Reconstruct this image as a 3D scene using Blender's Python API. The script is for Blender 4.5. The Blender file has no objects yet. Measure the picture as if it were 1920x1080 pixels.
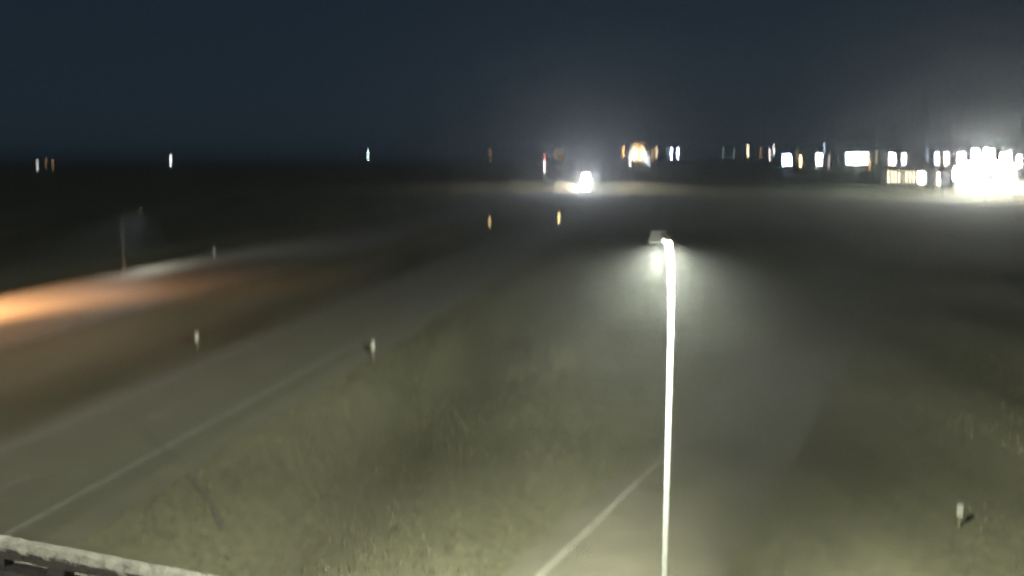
import bpy, bmesh, math, random
from mathutils import Vector, Matrix, noise
random.seed(12)
sc = bpy.context.scene
COL = sc.collection

# ------------------------------------------------------------------ camera
F, HY, CAMH = 1663.0, 298.0, 14.0          # focal length and horizon row for a 1920 px wide frame
PITCH = math.atan((540 - HY) / F)
cd = bpy.data.cameras.new("camera"); cam = bpy.data.objects.new("camera", cd); COL.objects.link(cam)
cam.location = (0, 0, CAMH); cam.rotation_euler = (math.pi / 2 - PITCH, 0, 0)
cd.sensor_width = 36; cd.lens = 36 * F / 1920; cd.clip_start = 0.1; cd.clip_end = 20000
cd.dof.use_dof = True; cd.dof.focus_distance = 18.0
cd.dof.aperture_fstop = 0.108; cd.dof.aperture_ratio = 6.0
sc.camera = cam

# ------------------------------------------------------------------ night sky and moonlight
w = bpy.data.worlds.new("World"); sc.world = w; w.use_nodes = True
wn = w.node_tree; bg = wn.nodes["Background"]
sky = wn.nodes.new("ShaderNodeTexSky"); sky.sky_type = 'NISHITA'; sky.sun_disc = False
MOON_EL, MOON_AZ = math.radians(38), math.radians(155)
sky.sun_elevation = MOON_EL; sky.sun_rotation = MOON_AZ
sky.ozone_density = 6.0; sky.air_density = 1.2; sky.dust_density = 0.3
sc1 = wn.nodes.new("ShaderNodeMix"); sc1.data_type = 'RGBA'; sc1.blend_type = 'MULTIPLY'
sc1.inputs[0].default_value = 1.0
sc1.inputs[7].default_value = (0.0050, 0.0062, 0.0075, 1)
wn.links.new(sky.outputs[0], sc1.inputs[6])
sc2 = wn.nodes.new("ShaderNodeMix"); sc2.data_type = 'RGBA'; sc2.blend_type = 'ADD'; sc2.inputs[0].default_value = 1.0
sc2.inputs[7].default_value = (0.092, 0.154, 0.228, 1)          # even airglow of the night sky
wn.links.new(sc1.outputs[2], sc2.inputs[6])
wn.links.new(sc2.outputs[2], bg.inputs[0]); bg.inputs[1].default_value = 0.10
sl = bpy.data.lights.new("moonlight", 'SUN'); sl.energy = 0.18; sl.angle = math.radians(0.5); sl.color = (1, .97, .92)
so = bpy.data.objects.new("moonlight", sl); COL.objects.link(so)
so.rotation_euler = (math.pi / 2 - MOON_EL, 0, math.pi - MOON_AZ)
sc.view_settings.view_transform = 'Standard'; sc.view_settings.look = 'None'
sc.view_settings.exposure = 0; sc.view_settings.gamma = 1; sc.view_settings.use_curve_mapping = False
cy = sc.cycles
sc.render.dither_intensity = 2.0
cy.use_denoising = True; cy.denoiser = 'OPENIMAGEDENOISE'; cy.denoising_input_passes = 'RGB'; cy.use_adaptive_sampling = False
cy.filter_width = 2.3
cy.max_bounces = 2; cy.diffuse_bounces = 1; cy.glossy_bounces = 1; cy.transmission_bounces = 2
cy.volume_bounces = 0; cy.transparent_max_bounces = 8
cy.sample_clamp_indirect = 3.0; cy.sample_clamp_direct = 0
cy.caustics_reflective = False; cy.caustics_refractive = False

# ------------------------------------------------------------------ helpers
def ray(px, py):
    dx = (px - 960) / F; dy = (540 - py) / F
    return Vector((dx, math.cos(PITCH) + dy * math.sin(PITCH), -math.sin(PITCH) + dy * math.cos(PITCH)))
def on_ground(px, py, z=0.0):
    d = ray(px, py); t = (z - CAMH) / d.z
    return Vector((d.x * t, d.y * t, z))
def at(px, py, Y):
    d = ray(px, py); t = Y / d.y
    return Vector((d.x * t, Y, CAMH + d.z * t))
HA = math.atan(0.2023)                                    # the highway runs 11.4 degrees east of the view axis
SV = Vector((math.sin(HA), math.cos(HA), 0)); LV = Vector((math.cos(HA), -math.sin(HA), 0))
def rd(s, l, z=0.0):
    p = SV * s + LV * l; return Vector((p.x, p.y, z))

def sstep(a, b, x):
    t = min(1, max(0, (x - a) / (b - a))); return t * t * (3 - 2 * t)

MATS = {}
def mat(name, col, rough=0.85, metal=0.0, var=0.0, scale=3.0, col2=None, bump=0.0, bscale=20.0, coords='Object'):
    m = bpy.data.materials.new(name); m.use_nodes = True; nt = m.node_tree
    b = nt.nodes["Principled BSDF"]; b.inputs["Roughness"].default_value = rough; b.inputs["Metallic"].default_value = metal
    b.inputs["Base Color"].default_value = (*col, 1)
    tc = nt.nodes.new("ShaderNodeTexCoord")
    if col2 is not None or var:
        n = nt.nodes.new("ShaderNodeTexNoise"); n.inputs["Scale"].default_value = scale; n.inputs["Detail"].default_value = 6
        n.inputs["Roughness"].default_value = 0.65
        nt.links.new(tc.outputs[coords], n.inputs["Vector"])
        r = nt.nodes.new("ShaderNodeValToRGB"); nt.links.new(n.outputs["Fac"], r.inputs[0])
        c2 = col2 if col2 is not None else tuple(c * (1 - var) for c in col)
        r.color_ramp.elements[0].position = 0.34; r.color_ramp.elements[0].color = (*c2, 1)
        r.color_ramp.elements[1].position = 0.66; r.color_ramp.elements[1].color = (*col, 1)
        nt.links.new(r.outputs[0], b.inputs["Base Color"])
    if bump:
        n2 = nt.nodes.new("ShaderNodeTexNoise"); n2.inputs["Scale"].default_value = bscale; n2.inputs["Detail"].default_value = 4
        nt.links.new(tc.outputs[coords], n2.inputs["Vector"])
        bp = nt.nodes.new("ShaderNodeBump"); bp.inputs["Strength"].default_value = bump; bp.inputs["Distance"].default_value = 0.05
        nt.links.new(n2.outputs["Fac"], bp.inputs["Height"]); nt.links.new(bp.outputs[0], b.inputs["Normal"])
    MATS[name] = m; return m
def glow(name, col, strength):
    if name in MATS: return MATS[name]
    m = bpy.data.materials.new(name); m.use_nodes = True; nt = m.node_tree; nt.nodes.clear()
    e = nt.nodes.new("ShaderNodeEmission"); e.inputs[0].default_value = (*col, 1); e.inputs[1].default_value = strength
    o = nt.nodes.new("ShaderNodeOutputMaterial"); nt.links.new(e.outputs[0], o.inputs[0])
    MATS[name] = m; return m

def box(bm, c, s, rz=0.0, M=None):
    T = Matrix.Translation(c) @ Matrix.Rotation(rz, 4, 'Z') @ Matrix.Diagonal((*s, 1))
    if M: T = M @ T
    bmesh.ops.create_cube(bm, size=1, matrix=T)
def bev(bm, wd=0.03, seg=2):
    bmesh.ops.bevel(bm, geom=list(bm.edges), offset=wd, segments=seg, profile=0.5, affect='EDGES')
def tube(bm, pts, radii, n=10):
    rings = []
    for i, p in enumerate(pts):
        p = Vector(p); a = Vector(pts[max(0, i - 1)]); b = Vector(pts[min(len(pts) - 1, i + 1)])
        t = (b - a).normalized(); u = t.orthogonal() if abs(t.x) > .9 else t.cross(Vector((1, 0, 0)))
        u.normalize(); v = t.cross(u)
        rings.append([bm.verts.new(p + radii[i] * (math.cos(k * 2 * math.pi / n) * u + math.sin(k * 2 * math.pi / n) * v)) for k in range(n)])
    for r0, r1 in zip(rings, rings[1:]):
        for k in range(n): bm.faces.new((r0[k], r0[(k + 1) % n], r1[(k + 1) % n], r1[k]))
    bm.faces.new(rings[0][::-1]); bm.faces.new(rings[-1])
def mesh(bm, name, smooth=False):
    bmesh.ops.recalc_face_normals(bm, faces=bm.faces)
    me = bpy.data.meshes.new(name); bm.to_mesh(me); bm.free()
    if smooth:
        for p in me.polygons: p.use_smooth = True
    return me
def obj(name, me, m=None, parent=None, loc=(0, 0, 0), rz=0.0):
    if isinstance(me, bmesh.types.BMesh): me = mesh(me, name)
    o = bpy.data.objects.new(name, me); COL.objects.link(o)
    if m is not None and not me.materials: me.materials.append(m)
    o.location = loc; o.rotation_euler = (0, 0, rz)
    if parent: o.parent = parent
    return o
def tag(o, label, cat, group=None):
    o["label"] = label; o["category"] = cat
    if group: o["group"] = group
    return o
def thing(name, label, cat, loc=(0, 0, 0), rz=0.0, group=None):
    o = bpy.data.objects.new(name, None); o.empty_display_size = 0.3; COL.objects.link(o)
    o.location = loc; o.rotation_euler = (0, 0, rz)
    return tag(o, label, cat, group)
def structure(o):
    o["kind"] = "structure"; return o
def spot(name, loc, energy, col, parent=None, size=170, blend=1.0, rot=(0, 0, 0), radius=0.12):
    l = bpy.data.lights.new(name, 'SPOT'); l.energy = energy; l.color = col; l.spot_size = math.radians(size); l.spot_blend = blend
    l.shadow_soft_size = radius
    o = bpy.data.objects.new(name, l); COL.objects.link(o); o.location = loc; o.rotation_euler = rot
    if parent: o.parent = parent
    return o

# ------------------------------------------------------------------ materials
def grass_material():
    m = bpy.data.materials.new("dry_grass"); m.use_nodes = True; nt = m.node_tree; b = nt.nodes["Principled BSDF"]
    b.inputs["Roughness"].default_value = 0.95; b.inputs["Specular IOR Level"].default_value = 0.1
    tc = nt.nodes.new("ShaderNodeTexCoord")
    def ns(scale, detail, stretch=None, rot=0):
        n = nt.nodes.new("ShaderNodeTexNoise"); n.inputs["Scale"].default_value = scale; n.inputs["Detail"].default_value = detail
        if stretch:
            mp = nt.nodes.new("ShaderNodeMapping"); mp.inputs["Rotation"].default_value = (0, 0, rot); mp.inputs["Scale"].default_value = stretch
            nt.links.new(tc.outputs["Object"], mp.inputs[0]); nt.links.new(mp.outputs[0], n.inputs["Vector"])
        else: nt.links.new(tc.outputs["Object"], n.inputs["Vector"])
        return n
    big = ns(0.10, 5, (1.0, 0.22, 1), HA); fine = ns(2.6, 6); speck = ns(22, 2)
    r = nt.nodes.new("ShaderNodeValToRGB"); e = r.color_ramp.elements
    e[0].position = .33; e[0].color = (.104, .103, .066, 1); e[1].position = .70; e[1].color = (.190, .182, .128, 1)
    k = e.new(.5); k.color = (.150, .146, .098, 1)
    nt.links.new(big.outputs["Fac"], r.inputs[0])
    r2 = nt.nodes.new("ShaderNodeValToRGB"); nt.links.new(fine.outputs["Fac"], r2.inputs[0])
    r2.color_ramp.elements[0].position = .32; r2.color_ramp.elements[0].color = (.80, .82, .80, 1)
    r2.color_ramp.elements[1].position = .68; r2.color_ramp.elements[1].color = (1.14, 1.12, 1.08, 1)
    mx = nt.nodes.new("ShaderNodeMix"); mx.data_type = 'RGBA'; mx.blend_type = 'MULTIPLY'; mx.inputs[0].default_value = 1
    nt.links.new(r.outputs[0], mx.inputs[6]); nt.links.new(r2.outputs[0], mx.inputs[7])
    r3 = nt.nodes.new("ShaderNodeValToRGB"); nt.links.new(speck.outputs["Color"], r3.inputs[0])
    mx2 = nt.nodes.new("ShaderNodeMix"); mx2.data_type = 'RGBA'; mx2.blend_type = 'OVERLAY'; mx2.inputs[0].default_value = .55
    nt.links.new(mx.outputs[2], mx2.inputs[6]); nt.links.new(speck.outputs["Color"], mx2.inputs[7])
    nt.links.new(mx.outputs[2], b.inputs["Base Color"])
    bp = nt.nodes.new("ShaderNodeBump"); bp.inputs["Strength"].default_value = .35; bp.inputs["Distance"].default_value = .08
    nt.links.new(fine.outputs["Fac"], bp.inputs["Height"]); nt.links.new(bp.outputs[0], b.inputs["Normal"])
    return m
GRASS = grass_material()
ASPHALT = mat("worn_pale_pavement", (.150, .144, .102), .9, col2=(.125, .120, .086), scale=.45, bump=.3, bscale=40)
RAMPM = mat("dusty_chip_seal", (.172, .162, .118), .95, col2=(.128, .122, .088), scale=.35, bump=.3, bscale=40)
GRAVEL = mat("gravel", (.20, .185, .15), .95, col2=(.13, .12, .10), scale=2.5, bump=.5, bscale=30)
RPAINT = mat("ghost_road_paint", (.29, .28, .23), .85, col2=(.165, .16, .125), scale=.9)
PAINT = mat("worn_white_road_paint", (.36, .36, .32), .8, col2=(.15, .148, .125), scale=1.6)
STEEL = mat("galvanised_steel", (.62, .64, .64), .45, .35, var=.12, scale=5)
POLEW = mat("pale_galvanised_pole", (.32, .33, .32), .6, .0, var=.3, scale=4)
HEADM = mat("pale_grey_paint", (.72, .73, .72), .6, var=.1, scale=6)
DARKM = mat("dark_metal", (.10, .105, .11), .5, .5, var=.2, scale=8)
CONC = mat("concrete", (.27, .265, .24), .9, col2=(.16, .155, .14), scale=1.8, bump=.3, bscale=25)
OLDC = mat("weathered_concrete", (.115, .11, .092), .95, col2=(.06, .058, .05), scale=2.2, bump=.5, bscale=18)
WOOD = mat("weathered_wood", (.22, .17, .12), .9, var=.35, scale=6)
REFL = mat("dusty_white_sheet", (.30, .32, .27), .4, var=.08, scale=12)
AMBR = mat("amber_reflective_sheet", (.75, .42, .06), .4, var=.1, scale=12)
CLAD = mat("ribbed_metal_cladding", (.40, .40, .38), .6, .1, var=.15, scale=1)
WHITEP = mat("white_painted_panel", (.78, .78, .76), .5, var=.05, scale=2)
GLASS = mat("dark_glass", (.02, .025, .03), .08, var=.2, scale=2)
RUBBER = mat("black_rubber", (.02, .02, .02), .85, var=.3, scale=8)
TRUCKP = mat("dark_red_truck_paint", (.16, .03, .03), .3, var=.1, scale=3)
CHROME = mat("chrome", (.7, .7, .7), .2, .9, var=.05, scale=3)

# ------------------------------------------------------------------ ground and roads
DK_A, DK_B = on_ground(0, 1000, 6.9), on_ground(420, 1080, 6.9)        # line of the overpass guardrail
DKX = (DK_B - DK_A).normalized(); DKN = Vector((-DKX.y, DKX.x, 0))       # along the deck / out of it (north)
def deck_pt(u, v, z): 
    p = DK_B + DKX * u - DKN * v; return Vector((p.x, p.y, z))
DECKZ = 6.40
def ramp_lat(s):                       # left edge of the ramp, in metres east of the highway line
    return -12.9 + .286 * s - .0007 * max(0, s - 40) ** 2 if s > 0 else -12.9
def ground_z(x, y):
    p = Vector((x, y, 0)); s = p.dot(SV); l = p.dot(LV)
    near = 1 - sstep(260, 420, abs(s))
    z = -0.12
    z -= near * .6 * math.exp(-((l + 43) / 5.0) ** 2)                   # median ditch
    z -= near * 1.25 * math.exp(-((l + 15.5) / 3.8) ** 2) * (1 - sstep(60, 130, s))
    z -= near * .9 * math.exp(-((l + 77) / 5) ** 2)
    z -= near * .3 * math.exp(-((l - 14 - .25 * s) / 4.5) ** 2)
    d = p.length
    on_road = max(1 - sstep(5.5, 8, abs(l + 29.2)), 1 - sstep(8.5, 11, abs(l + 60)), 1 - sstep(3, 5.5, abs(l - ramp_lat(s) - 2.4)))
    rough = noise.noise(Vector((x * .035, y * .035, 3))) * .25 + noise.noise(Vector((x * .16, y * .16, 8))) * .10 + noise.noise(Vector((x * .5, y * .5, 1))) * .035
    z += rough * (1 - on_road) * (1 if d < 900 else .3)
    # approach bank of the overpass on the camera's side
    q = p - DK_B; u = q.dot(DKX); v = q.dot(DKN)
    if u > -14:
        bank = max(0.0, min(DECKZ - .25, DECKZ - .25 - (v + .4) * .52)) if v > -16 else max(0, DECKZ - .25 - (-16 - v) * .5)
        z = max(z, bank * sstep(-6, 3, u) + z * 0.0 if bank > 0 else z)
    return z
def axis(lo, hi, fine_lo, fine_hi, step, grow=1.16):
    a = []; t = fine_lo
    while t < fine_hi: a.append(t); t += step
    d = step; t = a[-1]
    while t < hi: d *= grow; t = min(hi, t + d); a.append(t)
    d = step; t = fine_lo; b = []
    while t > lo: d *= grow; t = max(lo, t - d); b.append(t)
    return b[::-1] + a
ls = axis(-6000, 6000, -84, 44, 1.0); ss = axis(-3000, 7000, 6, 150, 1.0, 1.12)
verts = []; 
for s in ss:
    for l in ls:
        p = SV * s + LV * l; verts.append((p.x, p.y, ground_z(p.x, p.y)))
n = len(ls); faces = [(i * n + j, i * n + j + 1, (i + 1) * n + j + 1, (i + 1) * n + j) for i in range(len(ss) - 1) for j in range(n - 1)]
gm = bpy.data.meshes.new("ground"); gm.from_pydata(verts, [], faces); gm.polygons.foreach_set("use_smooth", [True] * len(faces))
structure(obj("ground", gm, GRASS))

def strip(name, fl, fr, z, m, s0, s1, step=6.0, parent=None, jitter=0.0, skirt=0.0):
    vs = []; fs = []; k = 0; s = s0
    while s <= s1 + 1e-6:
        j = (noise.noise(Vector((s * .7, fl(s), 2))) * jitter, noise.noise(Vector((s * .7, fr(s), 5))) * jitter)
        a = rd(s, fl(s) + j[0], z); b = rd(s, fr(s) + j[1], z)
        if skirt: vs += [rd(s, fl(s) + j[0] - 1.3, z - skirt), a, b, rd(s, fr(s) + j[1] + 1.3, z - skirt)]
        else: vs += [a, b]
        w_ = 4 if skirt else 2
        if k: fs.extend((w_ * (k - 1) + q, w_ * (k - 1) + q + 1, w_ * k + q + 1, w_ * k + q) for q in range(w_ - 1))
        k += 1; s += step if s < 300 else step * 6
    me = bpy.data.meshes.new(name); me.from_pydata(vs, [], fs); return obj(name, me, m, parent)
c = lambda v: (lambda s: v)
structure(strip("northbound_road", c(-33.6), c(-23.4), 0.0, ASPHALT, -120, 2400, jitter=.25, step=2, skirt=.15))
structure(strip("southbound_road", c(-68.6), c(-51.4), 0.0, ASPHALT, -120, 2400, jitter=.3, step=2, skirt=.15))
structure(strip("ramp_road", ramp_lat, lambda s: ramp_lat(s) + 4.8, 0.012, RAMPM, -30, 70, 1.5, jitter=.25, skirt=.15))
def paint(name, f0, f1, z, s0, s1, label, step=3.0):
    o = strip(name, f0, f1, z, PAINT, s0, s1, step); structure(o); return o
paint("right_edge_line", c(-25.05), c(-24.87), .006, -60, 300, "")
paint("left_edge_line", c(-32.5), c(-32.34), .006, -60, 300, "")
structure(strip("ramp_edge_line", lambda s: ramp_lat(s) + .05, lambda s: ramp_lat(s) + .05 + .34 * (1 - .5 * sstep(30, 44, s)), .018, RPAINT, -20, 46, 1.0, jitter=.12))
paint("southbound_edge_line", c(-52.7), c(-52.5), .006, -60, 400, "")
paint("southbound_outer_line", c(-67.6), c(-67.4), .006, -60, 400, "")
for i in range(22):
    s = 6 + i * 12
    structure(strip("lane_dash", c(-28.78), c(-28.66), .006, PAINT, s, s + 3, 3))
    structure(strip("lane_dash", c(-60.1), c(-59.98), .006, PAINT, s + 4, s + 7, 3))

da, db = on_ground(262, 800), on_ground(425, 950)                        # narrow darker streak across the road edge and verge
vs = []; fs_ = []
for i in range(15):
    p = da.lerp(db, i / 14); nrm = Vector((-(db - da).y, (db - da).x, 0)).normalized(); wd = .13 + .10 * noise.noise(Vector((i * .6, 0, 0)))
    off = nrm * .3 * noise.noise(Vector((i * .4, 3, 0)))
    for sg in (-1, 1):
        q = p + off + nrm * wd * sg; vs.append((q.x, q.y, .009 if q.dot(LV) < -23.3 else max(ground_z(q.x, q.y) + .03, -.1 if q.dot(LV) < -22 else -9)))
    if i: fs_.append((2 * i - 2, 2 * i - 1, 2 * i + 1, 2 * i))
me = bpy.data.meshes.new("dark_streak"); me.from_pydata(vs, [], fs_)
structure(obj("dark_streak", me, mat("darker_ground", (.122, .119, .086), .9, var=.15, scale=3)))
# far cross road that the truck stands on
TR = on_ground(1097, 351)
me = bpy.data.meshes.new("cross_road"); X0, X1 = -700, 900
me.from_pydata([(X0, TR.y - 6 + 30, -.0), (X1, TR.y - 6 - 10, -.0), (X1, TR.y + 5 - 10, -.0), (X0, TR.y + 5 + 30, -.0)], [], [(0, 1, 2, 3)])
structure(obj("cross_road", me, GRAVEL)).location.z = 0.16

# grass tufts on the verges
def tufts():
    vs = []; fs = []
    rnd = random.Random(4)
    def tuft(x, y, hgt):
        z = ground_z(x, y) - .02
        for _ in range(4):
            a = rnd.random() * 6.283; wd = .03 + rnd.random() * .05; hh = hgt * (.5 + rnd.random() * .7); lean = hgt * .5
            ox, oy = x + rnd.uniform(-.15, .15), y + rnd.uniform(-.15, .15); b = rnd.random() * 6.283
            i = len(vs)
            vs.extend([(ox - wd * math.cos(a), oy - wd * math.sin(a), z), (ox + wd * math.cos(a), oy + wd * math.sin(a), z),
                       (ox + lean * math.cos(b), oy + lean * math.sin(b), z + hh)]); fs.append((i, i + 1, i + 2))
    k = 0
    while k < 30000:
        s = 16 + 110 * rnd.random() ** 1.6; l = rnd.uniform(-92, 60)
        if l < -22.9: continue
        rl = ramp_lat(s)
        if rl - .4 < l < rl + 5.2: continue
        p = rd(s, l)
        if (p - DK_B).dot(DKN) < 1.2: continue
        if noise.noise(Vector((p.x * .12, p.y * .12, 0))) < rnd.uniform(-.5, .35): continue
        tuft(p.x, p.y, .05 + .10 * rnd.random()); k += 1
    for _ in range(9000):                                   # taller stand by the far cross road
        x = TR.x + rnd.gauss(0, 38); y = TR.y + rnd.choice((-1, 1)) * rnd.uniform(9, 26)
        tuft(x, y, .5 + .5 * rnd.random())
    me = bpy.data.meshes.new("grass"); me.from_pydata(vs, [], fs); return me
g = obj("grass", tufts(), GRASS); g["kind"] = "stuff"; g["label"] = "dry grass tufts on the verges and ditches"

# ------------------------------------------------------------------ overpass corner with guardrail
ov = thing("overpass_bridge", "concrete overpass deck at the bottom left corner of the picture", "bridge")
dr = math.atan2(DKX.y, DKX.x)
b = bmesh.new(); ctr = deck_pt(-38, 8.2, DECKZ - .45); box(b, ctr, (100, 15.4, .9), dr); obj("deck", b, CONC, ov)
b = bmesh.new(); ctr = deck_pt(-38, 8.0, DECKZ + .004); me = bpy.data.meshes.new("road_surface")
me.from_pydata([deck_pt(-88, .7, DECKZ + .006), deck_pt(12, .7, DECKZ + .006), deck_pt(12, 15.6, DECKZ + .006), deck_pt(-88, 15.6, DECKZ + .006)], [], [(0, 1, 2, 3)])
b.free(); obj("road_surface", me, GRAVEL, ov)
for lat in (-20.5, -43, -73.5):
    for v in (3.5, 12.5):
        p = SV * 0 + LV * lat                               # pier position: where the deck crosses that lateral
        t = ((p - DK_B).dot(LV) - 0) 
        u = (lat - DK_B.dot(LV)) / DKX.dot(LV); q = deck_pt(u, v, 0)
        b = bmesh.new(); tube(b, [(q.x, q.y, -1.5), (q.x, q.y, DECKZ - .8)], [.55, .55], 14); obj("pier", b, CONC, ov)
pa = thing("parapet", "pale rough concrete parapet along the overpass edge at bottom left", "parapet")
def rough_block(bm, u0, u1, v0, v1, z0, z1, nu, amp):
    rows = []
    for i in range(nu + 1):
        u = u0 + (u1 - u0) * i / nu
        def q(v, z, k): return deck_pt(u, v + amp * noise.noise(Vector((u * 3.1, k * 7, 1))), z + amp * noise.noise(Vector((u * 2.7, k * 7, 9))))
        vm = (v0 + v1) / 2
        rows.append([bm.verts.new(p) for p in (q(v0, z0, 0), q(v0, z1 - .03, 1), q(v0 + .04, z1, 2), q(vm, z1 + .02, 3), q(v1 - .04, z1, 4), q(v1, z1 - .03, 5), q(v1, z0, 6))])
    for a, b_ in zip(rows, rows[1:]):
        for k in range(7): bm.faces.new((a[k], a[(k + 1) % 7], b_[(k + 1) % 7], b_[k]))
    bm.faces.new(rows[0]); bm.faces.new(rows[-1][::-1])
for i in range(22):                                        # coping stones end to end
    u0 = -52 + i * 3.0
    b = bmesh.new(); rough_block(b, u0 + .012, u0 + 2.988, .0, .52, DECKZ + .33, DECKZ + .50, 16, .035); obj("coping", b, OLDC, pa)
for i in range(46):
    u = -51.2 + i * 1.45
    b = bmesh.new(); box(b, deck_pt(u, .26, DECKZ + .225), (.42, .34, .25), dr); bev(b, .02); obj("post", b, OLDC, pa)
b = bmesh.new(); box(b, deck_pt(-38, .26, DECKZ + .05), (100, .62, .12), dr); bev(b, .02); obj("base_kerb", b, OLDC, pa)

# ------------------------------------------------------------------ street lamps
def street_lamp(label, base, top_z, head_dir, arm, watts, col, rad=(.105, .06), bend=1.5, size=176, blend=.5, tilt=0.0, head=.66, fan=(1, 1, 1), drop=0.0, pole_mat=None, lean=0.0, lens_strength=30, emit_head=True):
    t = thing("street_lamp", label, "street lamp", base, 0, "highway street lamps")
    hgt = top_z - base.z; d = Vector((math.cos(head_dir), math.sin(head_dir), 0))
    pts = [(0, 0, 0)]; rr = [rad[0]]
    for i in range(1, 7): pts.append((0, 0, (hgt - bend) * i / 6)); rr.append(rad[0] + (rad[1] - rad[0]) * i / 6 * .8)
    for i in range(1, 9):
        a = i / 8 * math.pi / 2
        pts.append(tuple(d * (arm * (1 - math.cos(a))) + Vector((-lean * (i / 8) ** 2, 0, hgt - bend + bend * math.sin(a))))); rr.append(rad[1] * (1.15 - .25 * i / 8))
    b = bmesh.new(); tube(b, pts, rr, 16); obj("pole", mesh(b, "pole", True), pole_mat or POLEW, t)
    b = bmesh.new(); tube(b, [(0, 0, -.3), (0, 0, .25)], [.30, .28], 16); obj("footing", b, CONC, t)
    b = bmesh.new(); box(b, (0, 0, .29), (.34, .34, .04)); obj("base_plate", b, STEEL, t)
    b = bmesh.new(); box(b, (rad[0] * .9, 0, .9), (.03, .11, .22)); obj("hand_hole_cover", b, STEEL, t)
    hp = d * (arm + head * .42) + Vector((0, 0, hgt + .01 - drop))
    b = bmesh.new(); box(b, (0, 0, 0), (head, .32, .18))
    for v in b.verts:
        if v.co.z > 0: v.co.x *= .82; v.co.y *= .7
    bev(b, .02); h = obj("lamp_head", b, pole_mat or HEADM, t, hp + Vector((-lean * 2.2, 0, 0)), head_dir - lean * 2)
    b = bmesh.new()
    for k in range(5): box(b, ((-.20 + k * .10) * head / .66, 0, .11), (.02, .22, .05))
    obj("cooling_fins", b, HEADM, h)
    b = bmesh.new(); box(b, (0.02, 0, -.087), (head * .7, .24, .012)); obj("lens", b, glow("street_lens_%s" % label[:12], col, lens_strength), h)
    l = spot("lamp_light", hp + Vector((-lean, 0, -.11)), watts, col, t, size, blend, (0, math.radians(-tilt), head_dir)); l.scale = fan
    return t
LB = at(1252, 437, 18.0)
near_lamp = street_lamp("tall pale street lamp with curved top glowing white in the foreground", Vector((LB.x + .12, 18.0, ground_z(LB.x + .12, 18.0))), LB.z, math.radians(251), .42, 340000, (.97, 1.0, .80), (.074, .062), bend=2.3, size=179.5, blend=.15, head=.42, drop=.05, lean=.09)
# photometric distribution of a luminaire (what an IES file would hold): the lamp's own throw by direction
def photometry(lamp, rz, throw, side, gain, cut=(-.05, .0)):
    L = next(o for o in lamp.children if o.type == 'LIGHT')
    L.data.type = 'POINT'; L.rotation_euler = (0, 0, rz); L.scale = (1, 1, 1); L.data.use_nodes = True
    ln = L.data.node_tree; em = ln.nodes["Emission"]
    tcn = ln.nodes.new("ShaderNodeTexCoord"); sx = ln.nodes.new("ShaderNodeSeparateXYZ"); ln.links.new(tcn.outputs["Normal"], sx.inputs[0])
    def mrange(src, a, b, c0, c1):
        n = ln.nodes.new("ShaderNodeMapRange"); n.interpolation_type = 'SMOOTHSTEP'
        for k, v in zip((1, 2, 3, 4), (a, b, c0, c1)): n.inputs[k].default_value = v
        ln.links.new(src, n.inputs[0]); return n.outputs[0]
    def mth(op, a, b):
        n = ln.nodes.new("ShaderNodeMath"); n.operation = op
        for k, v in enumerate((a, b)):
            if isinstance(v, (int, float)): n.inputs[k].default_value = v
            else: ln.links.new(v, n.inputs[k])
        return n.outputs[0]
    t = mrange(sx.outputs[2], -.46, -.12, 0, throw)
    if side is None:
        t = mth('MULTIPLY', t, mrange(sx.outputs[0], .0, .6, 1, .7)); f = mth('ADD', t, 1.0)
    else:
        f = mth('MULTIPLY', mth('MULTIPLY', mth('ADD', t, 1.0), mrange(sx.outputs[0], -.32, -.06, 0, 1)), mrange(sx.outputs[0], .25, .72, 1, side))
    ln.links.new(mth('MULTIPLY', f, mrange(sx.outputs[2], *cut, gain, 0)), em.inputs["Strength"])
photometry(near_lamp, 0, 4.0, None, .172)
PB = on_ground(233, 503)
led_lamp = street_lamp("faint distant street lamp pole left beyond the southbound road", Vector((PB.x, PB.y, ground_z(PB.x, PB.y))), at(228, 397, PB.y).z, math.radians(-8), 2.4, 9000, (.95, .98, 1.0), (.11, .06), 1.0, size=130, blend=1, tilt=22, fan=(.7, 4.0, 1), lens_strength=2, pole_mat=mat("dark_weathered_pole", (.085, .085, .08), .8, var=.3, scale=4))
OB = rd(60, -70.5)
sodium_lamp = street_lamp("orange sodium street lamp beside the southbound road at left", Vector((OB.x, OB.y, ground_z(OB.x, OB.y))), 10.5, math.radians(-11), 3.4, 400000, (1.0, .46, .21), (.11, .06), 1.0, size=124, blend=1, tilt=12, fan=(.8, 3.6, 1))

photometry(led_lamp, -HA, 4.0, .05, .75); photometry(sodium_lamp, -HA, 0.4, .08, .60, (-.45, -.12))
DB = deck_pt(-9, 14.6, DECKZ)
street_lamp("street lamp on the overpass deck lighting the parapet, left of the camera", DB, DECKZ + 8.2, math.atan2(DKN.y, DKN.x), 1.4, 7000, (1.0, .96, .84), (.10, .06), 1.0, size=179, blend=.1)
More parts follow.
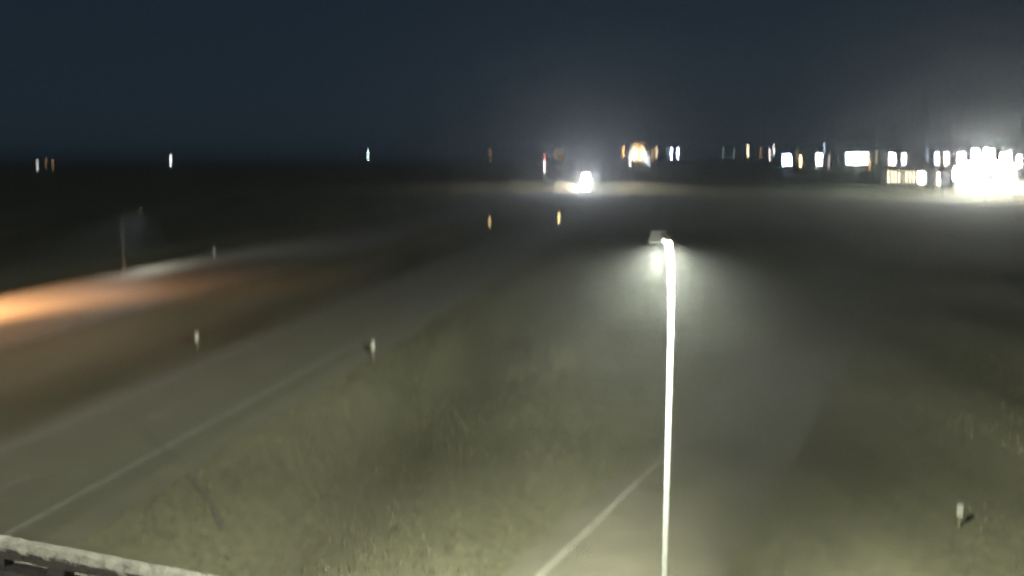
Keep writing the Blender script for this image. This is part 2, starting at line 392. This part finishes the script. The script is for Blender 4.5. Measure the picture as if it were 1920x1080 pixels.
# ------------------------------------------------------------------ roadside markers
def marker(label, px, py, wd, hg, ptop, m, s=1.0):
    p = on_ground(px, py); gz = ground_z(p.x, p.y)
    t = thing("road_marker", label, "road marker", (p.x, p.y, gz), math.atan2(-p.x, p.y) , "reflective roadside markers")
    b = bmesh.new(); box(b, (0, .02, ptop / 2 - .1), (.06, .05, ptop + .2)); obj("post", b, WOOD, t)
    b = bmesh.new(); box(b, (0, -.02, ptop - hg / 2), (wd, .012, hg)); bev(b, .004, 1); pl = obj("reflector_plate", b, m, t)
    for zz in (-.3, .3):
        b = bmesh.new(); tube(b, [(0, -.028, ptop - hg / 2 + zz * hg), (0, -.04, ptop - hg / 2 + zz * hg)], [.012, .012], 8); obj("bolt", b, STEEL, pl)
marker("white marker post on the grass median left of the northbound road", 370, 652, .26, .55, 1.3, REFL)
marker("white marker post at the right edge of the northbound road", 700, 672, .26, .60, 1.4, REFL)
marker("white marker post on the dark verge at the lower right", 1798, 985, .22, .50, .95, REFL)
marker("dim white marker beside the southbound road near the thin lamp pole", 402, 482, .3, .6, 1.2, REFL)
def amber_post(label, px, py, r, E):  # amber reflector post; emission added in place of light thrown back
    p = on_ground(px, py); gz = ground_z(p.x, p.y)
    t = thing("glowing_reflector", label, "reflector post", (p.x, p.y, gz), math.atan2(-p.x, p.y), "amber reflectors with added glow on the highway")
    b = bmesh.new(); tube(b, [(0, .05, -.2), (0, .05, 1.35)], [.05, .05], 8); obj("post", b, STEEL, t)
    b = bmesh.new(); box(b, (0, .06, 1.3), (.4, .1, .3)); bev(b, .02); hd = obj("reflector_case", b, AMBR, t)
    b = bmesh.new(); bmesh.ops.create_uvsphere(b, u_segments=12, v_segments=8, radius=r, matrix=Matrix.Translation((0, -.02, 1.6)) @ Matrix.Diagonal((1, .5, 1.2, 1))); obj("lens", b, glow("reflector_glow_%g" % E, (1, .72, .30), E), hd)
amber_post("fainter amber reflector with added glow far up the highway, left of the pair", 918, 424, .17, 5)
amber_post("brighter amber reflector with added glow far up the highway, right of the pair", 1048, 422, .2, 12)

# ------------------------------------------------------------------ truck with headlights on
tr = thing("truck", "truck with dazzling white headlights facing us on the far road", "truck", (TR.x, TR.y, .17), math.radians(-13))
b = bmesh.new(); box(b, (0, 1.0, 1.45), (2.2, 2.0, 1.5)); bev(b, .12); hood = obj("hood", b, TRUCKP, tr)
b = bmesh.new(); box(b, (0, 3.2, 2.1), (2.4, 2.4, 2.9)); bev(b, .14); cab = obj("cab", b, TRUCKP, tr)
b = bmesh.new(); box(b, (0, 1.985, 2.75), (2.0, .03, .85)); bev(b, .01); obj("windscreen", b, GLASS, cab)
b = bmesh.new(); box(b, (0, -.015, 1.5), (1.1, .05, 1.15)); bev(b, .01); gl = obj("grille", b, CHROME, hood)
for k in range(6):
    b = bmesh.new(); box(b, (0, -.05, 1.05 + k * .18), (1.0, .03, .05)); obj("slat", b, DARKM, gl)
b = bmesh.new(); box(b, (0, -.18, .62), (2.4, .25, .42)); bev(b, .06); obj("bumper", b, CHROME, tr)
b = bmesh.new(); box(b, (0, 12.0, 2.35), (2.6, 13.6, 2.9)); bev(b, .05); obj("trailer", b, WHITEP, tr)
b = bmesh.new(); box(b, (0, 9.5, .8), (1.0, 18, .25)); obj("chassis", b, DARKM, tr)
wl = bmesh.new(); tube(wl, [(-.17, 0, 0), (.17, 0, 0)], [.52, .52], 20); wl = mesh(wl, "wheel"); wl.materials.append(RUBBER)
rm = bmesh.new(); tube(rm, [(-.18, 0, 0), (.18, 0, 0)], [.28, .28], 14); rm = mesh(rm, "rim"); rm.materials.append(CHROME)
for y in (.9, 5.6, 6.9, 16.0, 17.3):
    for x in (-1.08, 1.08):
        w_ = obj("wheel", wl, None, tr, (x, y, .52)); obj("rim", rm, None, w_)
HL = glow("headlight_glow", (.93, .97, 1.0), 9000)
for x in (-.85, .85):
    b = bmesh.new(); bmesh.ops.create_uvsphere(b, u_segments=14, v_segments=8, radius=1, matrix=Matrix.Translation((x, -.08, 1.15)) @ Matrix.Diagonal((.36, .10, .28, 1))); hl = obj("headlight", b, HL, tr)
b = bmesh.new(); box(b, (0, 2.1, 3.7), (2.0, .12, .16)); bev(b, .02); lb = obj("added_light_bar", b, DARKM, tr)  # roof light bar added to make the white glare taller
for k in range(6):
    b = bmesh.new(); bmesh.ops.create_uvsphere(b, u_segments=10, v_segments=6, radius=1, matrix=Matrix.Translation((-.85 + k * .34, 2.03, 3.7)) @ Matrix.Diagonal((.165, .06, .19, 1))); obj("glare_lamp", b, HL, lb)
for x in (-1.75, 1.75):  # lamp pods added to widen the white glare
    b = bmesh.new(); box(b, (x * .82, 2.15, 2.0), (.9, .08, .08)); bk = obj("lamp_bracket", b, DARKM, tr)
    for z in (1.75, 2.35):
        b = bmesh.new(); bmesh.ops.create_uvsphere(b, u_segments=12, v_segments=6, radius=1, matrix=Matrix.Translation((x, 2.05, z)) @ Matrix.Diagonal((.24, .08, .24, 1))); obj("glare_lamp", b, HL, bk)
for k in range(4):  # extra lamps added to fill out the headlight glare
    b = bmesh.new(); bmesh.ops.create_uvsphere(b, u_segments=12, v_segments=6, radius=1, matrix=Matrix.Translation((-.78 + k * .52, -.1, 2.22)) @ Matrix.Diagonal((.2, .07, .2, 1))); obj("grille_glare_lamp", b, HL, tr)
for x in (-1.35, 1.35):
    b = bmesh.new(); box(b, (x, 2.2, 2.7), (.24, .12, .6)); bev(b, .03); obj("mirror", b, CHROME, tr)
for x, rz in ((-.85, 22), (.85, -22)):  # spots added at roof height, splayed to light the grass beside the truck
    hb = spot("verge_spot", (x, -.3, 3.7), 5000000, (1, .88, .58), tr, 52, 1.0, (math.radians(65), 0, math.pi + math.radians(rz * 2.9)), .1); hb.scale = (1.3, 1, 1)

# ------------------------------------------------------------------ utility poles by the far road
def utility_pole(label, px, py, hgt):
    p = on_ground(px, py); t = thing("utility_pole", label, "utility pole", (p.x, p.y, ground_z(p.x, p.y)), .3, "wooden poles near the truck")
    b = bmesh.new(); tube(b, [(0, 0, -.5), (0, 0, hgt)], [.19, .13], 10); obj("pole", b, WOOD, t)
    b = bmesh.new(); box(b, (0, -.16, hgt - .6), (2.4, .1, .12)); ca = obj("crossarm", b, WOOD, t)
    for x in (-1.0, -.4, .4, 1.0):
        b = bmesh.new(); tube(b, [(x, -.16, hgt - .54), (x, -.16, hgt - .36)], [.05, .03], 8); obj("insulator", b, WHITEP, ca)
utility_pole("pale wooden utility pole right of the truck's lights", 1226, 349, 10.5)
utility_pole("dim wooden utility pole left of the truck's lights", 1058, 346, 9.5)

# ------------------------------------------------------------------ distant lights
WH, BL, WA, OR, AM, GRN, RD = (1, .98, .92), (.62, .78, 1.0), (1, .80, .50), (1, .50, .18), (1, .58, .22), (.7, 1, .85), (1, .35, .25)
TINTS = [(.72, .86, 1), (1, .88, .66), (.80, 1, .86), (1, .80, .78), (.85, .9, 1)]; TINTS_USED = []
_m = {}
def part_mesh(key, build, m):
    if key not in _m:
        b = bmesh.new(); build(b); me = mesh(b, key[0]); me.materials.append(m); _m[key] = me
    return _m[key]
def yard_lamp(px, py, D, col, E, label, r=.38, cat="yard light", group="distant yard lights"):
    p = at(px, py, D); gz = ground_z(p.x, p.y)
    t = thing("yard_light", label, cat, (p.x, p.y, gz), math.atan2(-p.x, p.y), group)
    hgt = p.z - gz; hk = round(hgt, 1)
    obj("pole", part_mesh(("pole", hk), lambda b: tube(b, [(0, .25, -.3), (0, .25, hgt + .3)], [.13, .08], 8), POLEW), None, t)
    def hd(b):
        box(b, (0, .08, .33), (.5, .55, .16)); bev(b, .03, 1)
    h = obj("lamp_head", part_mesh(("lamp_head",), hd, STEEL), None, t, (0, 0, hgt + .22 + r * .3))
    def lens(b): bmesh.ops.create_uvsphere(b, u_segments=8, v_segments=5, radius=r, matrix=Matrix.Diagonal((1, .8, 1, 1)))
    key = "glow_%.2f_%.2f_%.2f_%g" % (*col, E)
    obj("lens", part_mesh(("lens", r, key), lens, glow(key, col, E)), None, h, (0, -.15, -.22 - r * .3))
    return t
def flood_mast(px, py, D, col, E, nh, wd, label, r=.38, group="floodlight masts on the right horizon", gain=1.0):
    E = E * gain; tint = TINTS[len(TINTS_USED) % len(TINTS)]; TINTS_USED.append(1); col = tuple(a * b for a, b in zip(col, tint))
    p = at(px, py, D); gz = ground_z(p.x, p.y); hgt = p.z - gz
    t = thing("floodlight_mast", label, "floodlight mast", (p.x, p.y, gz), math.atan2(-p.x, p.y), group)
    b = bmesh.new(); tube(b, [(0, .3, -.3), (0, .3, hgt + .2)], [.22, .14], 10); obj("pole", b, POLEW, t)
    b = bmesh.new(); box(b, (0, .2, hgt + .1), (wd + .4, .14, .16)); ca = obj("crossarm", b, STEEL, t)
    key = "glow_%.2f_%.2f_%.2f_%g" % (*col, E)
    def lens(b): bmesh.ops.create_uvsphere(b, u_segments=8, v_segments=5, radius=r, matrix=Matrix.Diagonal((1, .6, .9, 1)))
    for k in range(nh):
        x = -wd / 2 + wd * k / max(1, nh - 1)
        def hd(b): 
            box(b, (0, .16, .0), (.8, .34, .72)); bev(b, .04, 1)
        h = obj("floodlight", part_mesh(("floodlight",), hd, DARKM), None, t, (x, 0, hgt + .06 * math.sin(k * 2.1)))
        obj("lens", part_mesh(("lens", r, key, 'f'), lens, glow(key, col, E)), None, h, (0, -.12, 0))
    return t

yard_lamp(70, 311, 650, WH, 16, "leftmost lone white yard light on the horizon")
yard_lamp(86, 306, 700, AM, 5, "faint amber yard light just right of the leftmost white one", .3)
yard_lamp(99, 308, 720, AM, 7, "dimmer amber light, third from the left edge of the horizon", .3)
yard_lamp(320, 301, 600, WH, 45, "bright lone white yard light on the left horizon")
yard_lamp(690, 291, 560, GRN, 40, "lone greenish white yard light left of centre on the horizon", .34)
yard_lamp(919, 291, 700, AM, 6, "very faint amber yard light above the left amber marker", .34)
yard_lamp(1021, 313, 480, WH, 50, "small white light left of the truck, under a red one", .3)
yard_lamp(1021, 300, 520, RD, 20, "small red light left of the truck, above a white one", .3)
yard_lamp(1043, 290, 900, WA, 18, "faint warm light, left of three above the truck", .36)
yard_lamp(1052, 289, 920, AM, 22, "faint amber light, middle of three above the truck", .36)
yard_lamp(1064, 289, 940, BL, 14, "faint bluish light, right of three above the truck", .36)
yard_lamp(1231, 286, 800, WA, 40, "thin warm white light right of the glowing grain elevator", .4)
yard_lamp(1223, 292, 820, AM, 20, "dim amber light at the right foot of the grain elevator", .4)
yard_lamp(1169, 285, 800, OR, 70, "thin orange light just left of the grain elevator", .42)
yard_lamp(1252, 285, 850, BL, 12, "dim bluish light left of a bright white pair", .36)
yard_lamp(1259, 288, 600, BL, 160, "left lamp of a bright blue white pair", .42)
yard_lamp(1271, 288, 600, BL, 200, "right lamp of a bright blue white pair", .46)
yard_lamp(1356, 287, 900, GRN, 6, "very faint greenish light midway between the white pair and the right masts", .36)
yard_lamp(1376, 288, 900, GRN, 5, "barely visible greenish light, left of a warm white one", .36)
yard_lamp(1402, 283, 600, WA, 45, "thin warm white light, first right of the faint greenish lights", .38)
yard_lamp(1426, 288, 800, AM, 12, "faint yellow light left of a pinkish white pair", .36)
yard_lamp(1443, 290, 620, (1, .85, .8), 35, "pinkish white light, lower of a staggered pair", .38)
yard_lamp(1451, 281, 640, WH, 32, "white light, higher of a staggered pair", .38)
flood_mast(1476, 300, 430, BL, 260, 4, 3.4, "blue white floodlight mast, leftmost of the blazing masts")
yard_lamp(1494, 290, 700, WA, 8, "faint light between the leftmost mast and an amber light", .36)
yard_lamp(1501, 302, 480, AM, 90, "amber yellow light between two blue white floodlight masts", .42)
flood_mast(1536, 299, 430, BL, 260, 3, 2.0, "narrow blue white floodlight mast, second of the blazing masts")
yard_lamp(1545, 279, 650, BL, 26, "small bluish light above the narrow floodlight mast", .36)
yard_lamp(1554, 303, 520, (1, .8, .8), 14, "dim pinkish light just right of the narrow floodlight mast", .36)
flood_mast(1607, 297, 420, WH, 420, 8, 8.4, "widest white floodlight mast, third of the blazing masts", .46)
yard_lamp(1630, 306, 470, AM, 16, "dim amber light at the right foot of the widest mast", .36)
yard_lamp(1643, 295, 600, WA, 12, "dim warm light between the widest mast and the lit shed", .36)
flood_mast(1673, 298, 400, WH, 260, 3, 1.9, "white floodlight mast over the left end of the lit shed")
flood_mast(1695, 298, 400, WH, 200, 2, .8, "slim white floodlight mast over the middle of the lit shed")
yard_lamp(1739, 289, 600, BL, 14, "faint bluish light right of the lit shed", .36)
flood_mast(1757, 297, 390, WH, 160, 2, .9, "slim floodlight mast, left of a pair beside the fuel station")
flood_mast(1775, 297, 390, WH, 180, 2, 1.0, "slim floodlight mast, right of a pair beside the fuel station")
flood_mast(1728, 333, 372, WH, 420, 3, 1.9, "low bright white floodlight mast at the right end of the lit shed")
yard_lamp(1760, 335, 372, WA, 260, "low warm white lamp between the lit shed and fuel station", .5)
for px, py, nn, wd, E, lab in ((1803, 298, 3, 2.4, 900, "tall white mast at the left end of the fuel station"),
                          (1829, 291, 3, 2.4, 900, "tall white mast, second over the fuel station from its left"),
                          (1848, 290, 2, 1.2, 900, "tall slim white mast, third over the fuel station"),
                          (1859, 292, 2, 1.4, 900, "tall slim white mast, fourth over the fuel station"),
                          (1886, 298, 5, 4.4, 900, "wide white mast, fifth over the fuel station"),
                          (1911, 302, 2, 1.2, 300, "slim bluish white mast nearest the right edge of the picture")):
    flood_mast(px, py, 370, WH, E, nn, wd * .7, lab, .46, "tall masts over the fuel station", 1.2)
for px, py, nn, wd, E, lab in ((1797, 326, 3, 2.6, 700, "added low white mast at the left front of the fuel station"),
                          (1818, 314, 4, 3.6, 700, "added mid height white mast, second of the fuel station's lower row"),
                          (1842, 311, 4, 4.2, 800, "added mid height white mast, third of the fuel station's lower row"),
                          (1869, 313, 4, 4.2, 800, "added mid height white mast, fourth of the fuel station's lower row"),
                          (1893, 319, 3, 3.0, 600, "added mid height white mast, fifth of the fuel station's lower row")):
    flood_mast(px, py, 352, WH, E, nn, wd, lab, .5, "lower masts added to fill the fuel station glare", 2.2)  # lower row added to fill out the fuel station's white glare

# ------------------------------------------------------------------ lit shed with a row of ten wall lamps
SH = on_ground(1697, 349); SHR = math.atan2(-SH.x, SH.y)
sh = thing("long_shed", "long low shed with a row of ten warm wall lamps on the right horizon", "building", (SH.x, SH.y, 0), SHR)
b = bmesh.new(); box(b, (0, 5, 2.6), (24, 9.6, 5.6)); obj("wall", b, CLAD, sh)
b = bmesh.new()
for x in (-12.5, 12.5):
    pass
me = bpy.data.meshes.new("roof"); me.from_pydata([(-12.6, -.4, 5.3), (12.6, -.4, 5.3), (12.6, 5, 7.0), (-12.6, 5, 7.0), (-12.6, 10.4, 5.3), (12.6, 10.4, 5.3)], [], [(0, 1, 2, 3), (3, 2, 5, 4), (0, 3, 4), (1, 5, 2)]); b.free()
obj("roof", me, STEEL, sh)
for x in (-7, 0, 7):
    b = bmesh.new(); box(b, (x, .17, 1.9), (4.0, .08, 3.8)); dd = obj("roller_door", b, WHITEP, sh)
    for k in range(6):
        b = bmesh.new(); box(b, (x, .12, .4 + k * .6), (3.9, .03, .05)); obj("rib", b, STEEL, dd)
SHL = glow("shed_lamp", (1, .88, .58), 60)
for k in range(10):
    x = -8.2 + k * 1.72
    b = bmesh.new(); box(b, (x, -.02, 5.05), (.2, .4, .12)); wl_ = obj("wall_lamp", b, DARKM, sh)
    b = bmesh.new(); bmesh.ops.create_uvsphere(b, u_segments=10, v_segments=6, radius=.22, matrix=Matrix.Translation((x, -.2, 4.85)) @ Matrix.Diagonal((.9, .9, 1.3, 1))); obj("lens", b, SHL, wl_)
# ------------------------------------------------------------------ fuel station
FS = on_ground(1848, 361); FSR = math.atan2(-FS.x, FS.y)
fs = thing("fuel_station", "blazing white fuel station canopy and shop at the right edge", "fuel station", (FS.x, FS.y, 0), FSR)
b = bmesh.new(); box(b, (0, 6, 5.6), (24, 12, .9)); bev(b, .04); cn = obj("canopy", b, WHITEP, fs)
CAN = glow("canopy_lamp", (1, .97, .84), 70)
for i in range(7):
    for j in range(3):
        b = bmesh.new(); box(b, (-10.2 + i * 3.4, 1.6 + j * 4.2, 5.09), (1.2, 1.2, .1)); obj("canopy_lamp", b, CAN, cn)
FAS = glow("lit_fascia", (.9, .97, 1), 3)
b = bmesh.new(); box(b, (0, -.06, 5.6), (23.8, .08, .8)); obj("fascia", b, FAS, cn)
for x in (-8, 0, 8):
    for y in (3, 9):
        b = bmesh.new(); box(b, (x, y, 2.6), (.4, .4, 5.2)); obj("column", b, WHITEP, fs)
    for y in (4.8, 7.4):
        b = bmesh.new(); box(b, (x, y, .9), (.7, .5, 1.7)); bev(b, .05); pu = obj("pump", b, WHITEP, fs)
        b = bmesh.new(); box(b, (x, y - .26, 1.35), (.45, .03, .35)); obj("pump_screen", b, GLASS, pu)
b = bmesh.new(); box(b, (2, 26, 2.4), (30, 10, 4.8)); obj("shop_wall", b, WHITEP, fs)
WIN = glow("lit_shop_window", (1, .95, .80), 4)
for k in range(9):
    b = bmesh.new(); box(b, (-10.4 + k * 3.1, 20.97, 1.9), (2.7, .05, 2.6)); wn_ = obj("shop_window", b, WIN, fs)
    b = bmesh.new(); box(b, (-10.4 + k * 3.1, 20.92, 1.9), (.08, .06, 2.7)); obj("mullion", b, DARKM, wn_)
me = bpy.data.meshes.new("forecourt"); me.from_pydata([(-18, -6, .1), (24, -6, .1), (24, 22, .1), (-18, 22, .1)], [], [(0, 1, 2, 3)]); fo = obj("forecourt", me, CONC, fs)

# ------------------------------------------------------------------ glowing grain elevator on the horizon
GD = 1300.0; GP = at(1196, 298, GD); GR = math.atan2(-GP.x, GP.y)
ge = thing("grain_elevator", "tall grain elevator glowing with orange lamps on the centre horizon", "grain elevator", (GP.x, GP.y, 0), GR)
b = bmesh.new(); box(b, (-1, 0, 19), (10, 9, 38)); obj("tower", b, CLAD, ge)
b = bmesh.new(); box(b, (-1, 0, 41), (5, 6, 6)); obj("head_house", b, CLAD, ge)
for x in (-13, 9, 16):
    b = bmesh.new(); tube(b, [(x, 0, -.5), (x, 0, 22), (x, 0, 25.5)], [3.6, 3.6, .4], 20); obj("silo", mesh(b, "silo"), STEEL, ge)
b = bmesh.new(); box(b, (1, 0, 30), (26, 2, 1.6)); obj("conveyor_gallery", b, CLAD, ge)
b = bmesh.new(); box(b, (-1, -8, 3.5), (18, 8, 7)); obj("drive_shed", b, CLAD, ge)
EL = [(-11, 15, WH, 700), (-10, 22, WA, 500), (-7.5, 29, WA, 700), (-6.5, 22, WH, 900), (-5, 34, AM, 300), (-4, 26, WA, 700), (-2, 30, AM, 500), (-1, 23, WA, 700),
      (0.5, 33, AM, 350), (2, 27, AM, 500), (4, 22, WA, 700), (5, 29, WA, 600), (6.5, 35, AM, 320), (8.5, 26, WA, 500), (9.5, 21, WH, 500), (12, 19, WH, 500), (16, 14, BL, 450), (-9, 9, WA, 300)]
for i, (x, z, col, E) in enumerate(EL):
    z = z * .92 - 2
    b = bmesh.new(); box(b, (x, -5.2, z + .9), (.8, 1.6, .25)); br = obj("lamp_bracket", b, DARKM, ge)
    b = bmesh.new(); bmesh.ops.create_uvsphere(b, u_segments=10, v_segments=6, radius=.55, matrix=Matrix.Translation((x, -5.7, z))); obj("lamp", b, glow("elev_%g_%g_%g" % (col[1], col[2], E * .10), col, E * .10), br)

# ------------------------------------------------------------------ haze
hz = bpy.data.materials.new("haze"); hz.use_nodes = True; nt = hz.node_tree; nt.nodes.clear()
pv = nt.nodes.new("ShaderNodeVolumePrincipled"); pv.inputs["Color"].default_value = (.92, .95, 1, 1)
pv.inputs["Density"].default_value = 0.00012; pv.inputs["Anisotropy"].default_value = 0.88
out = nt.nodes.new("ShaderNodeOutputMaterial"); nt.links.new(pv.outputs[0], out.inputs["Volume"]); hz.cycles.volume_sampling = 'EQUIANGULAR'
b = bmesh.new(); box(b, (0, 1500, 26), (18000, 18000, 62)); h = obj("haze", b, hz); h["kind"] = "stuff"; h["label"] = "thin night haze over the whole plain"
h.display_type = 'WIRE'
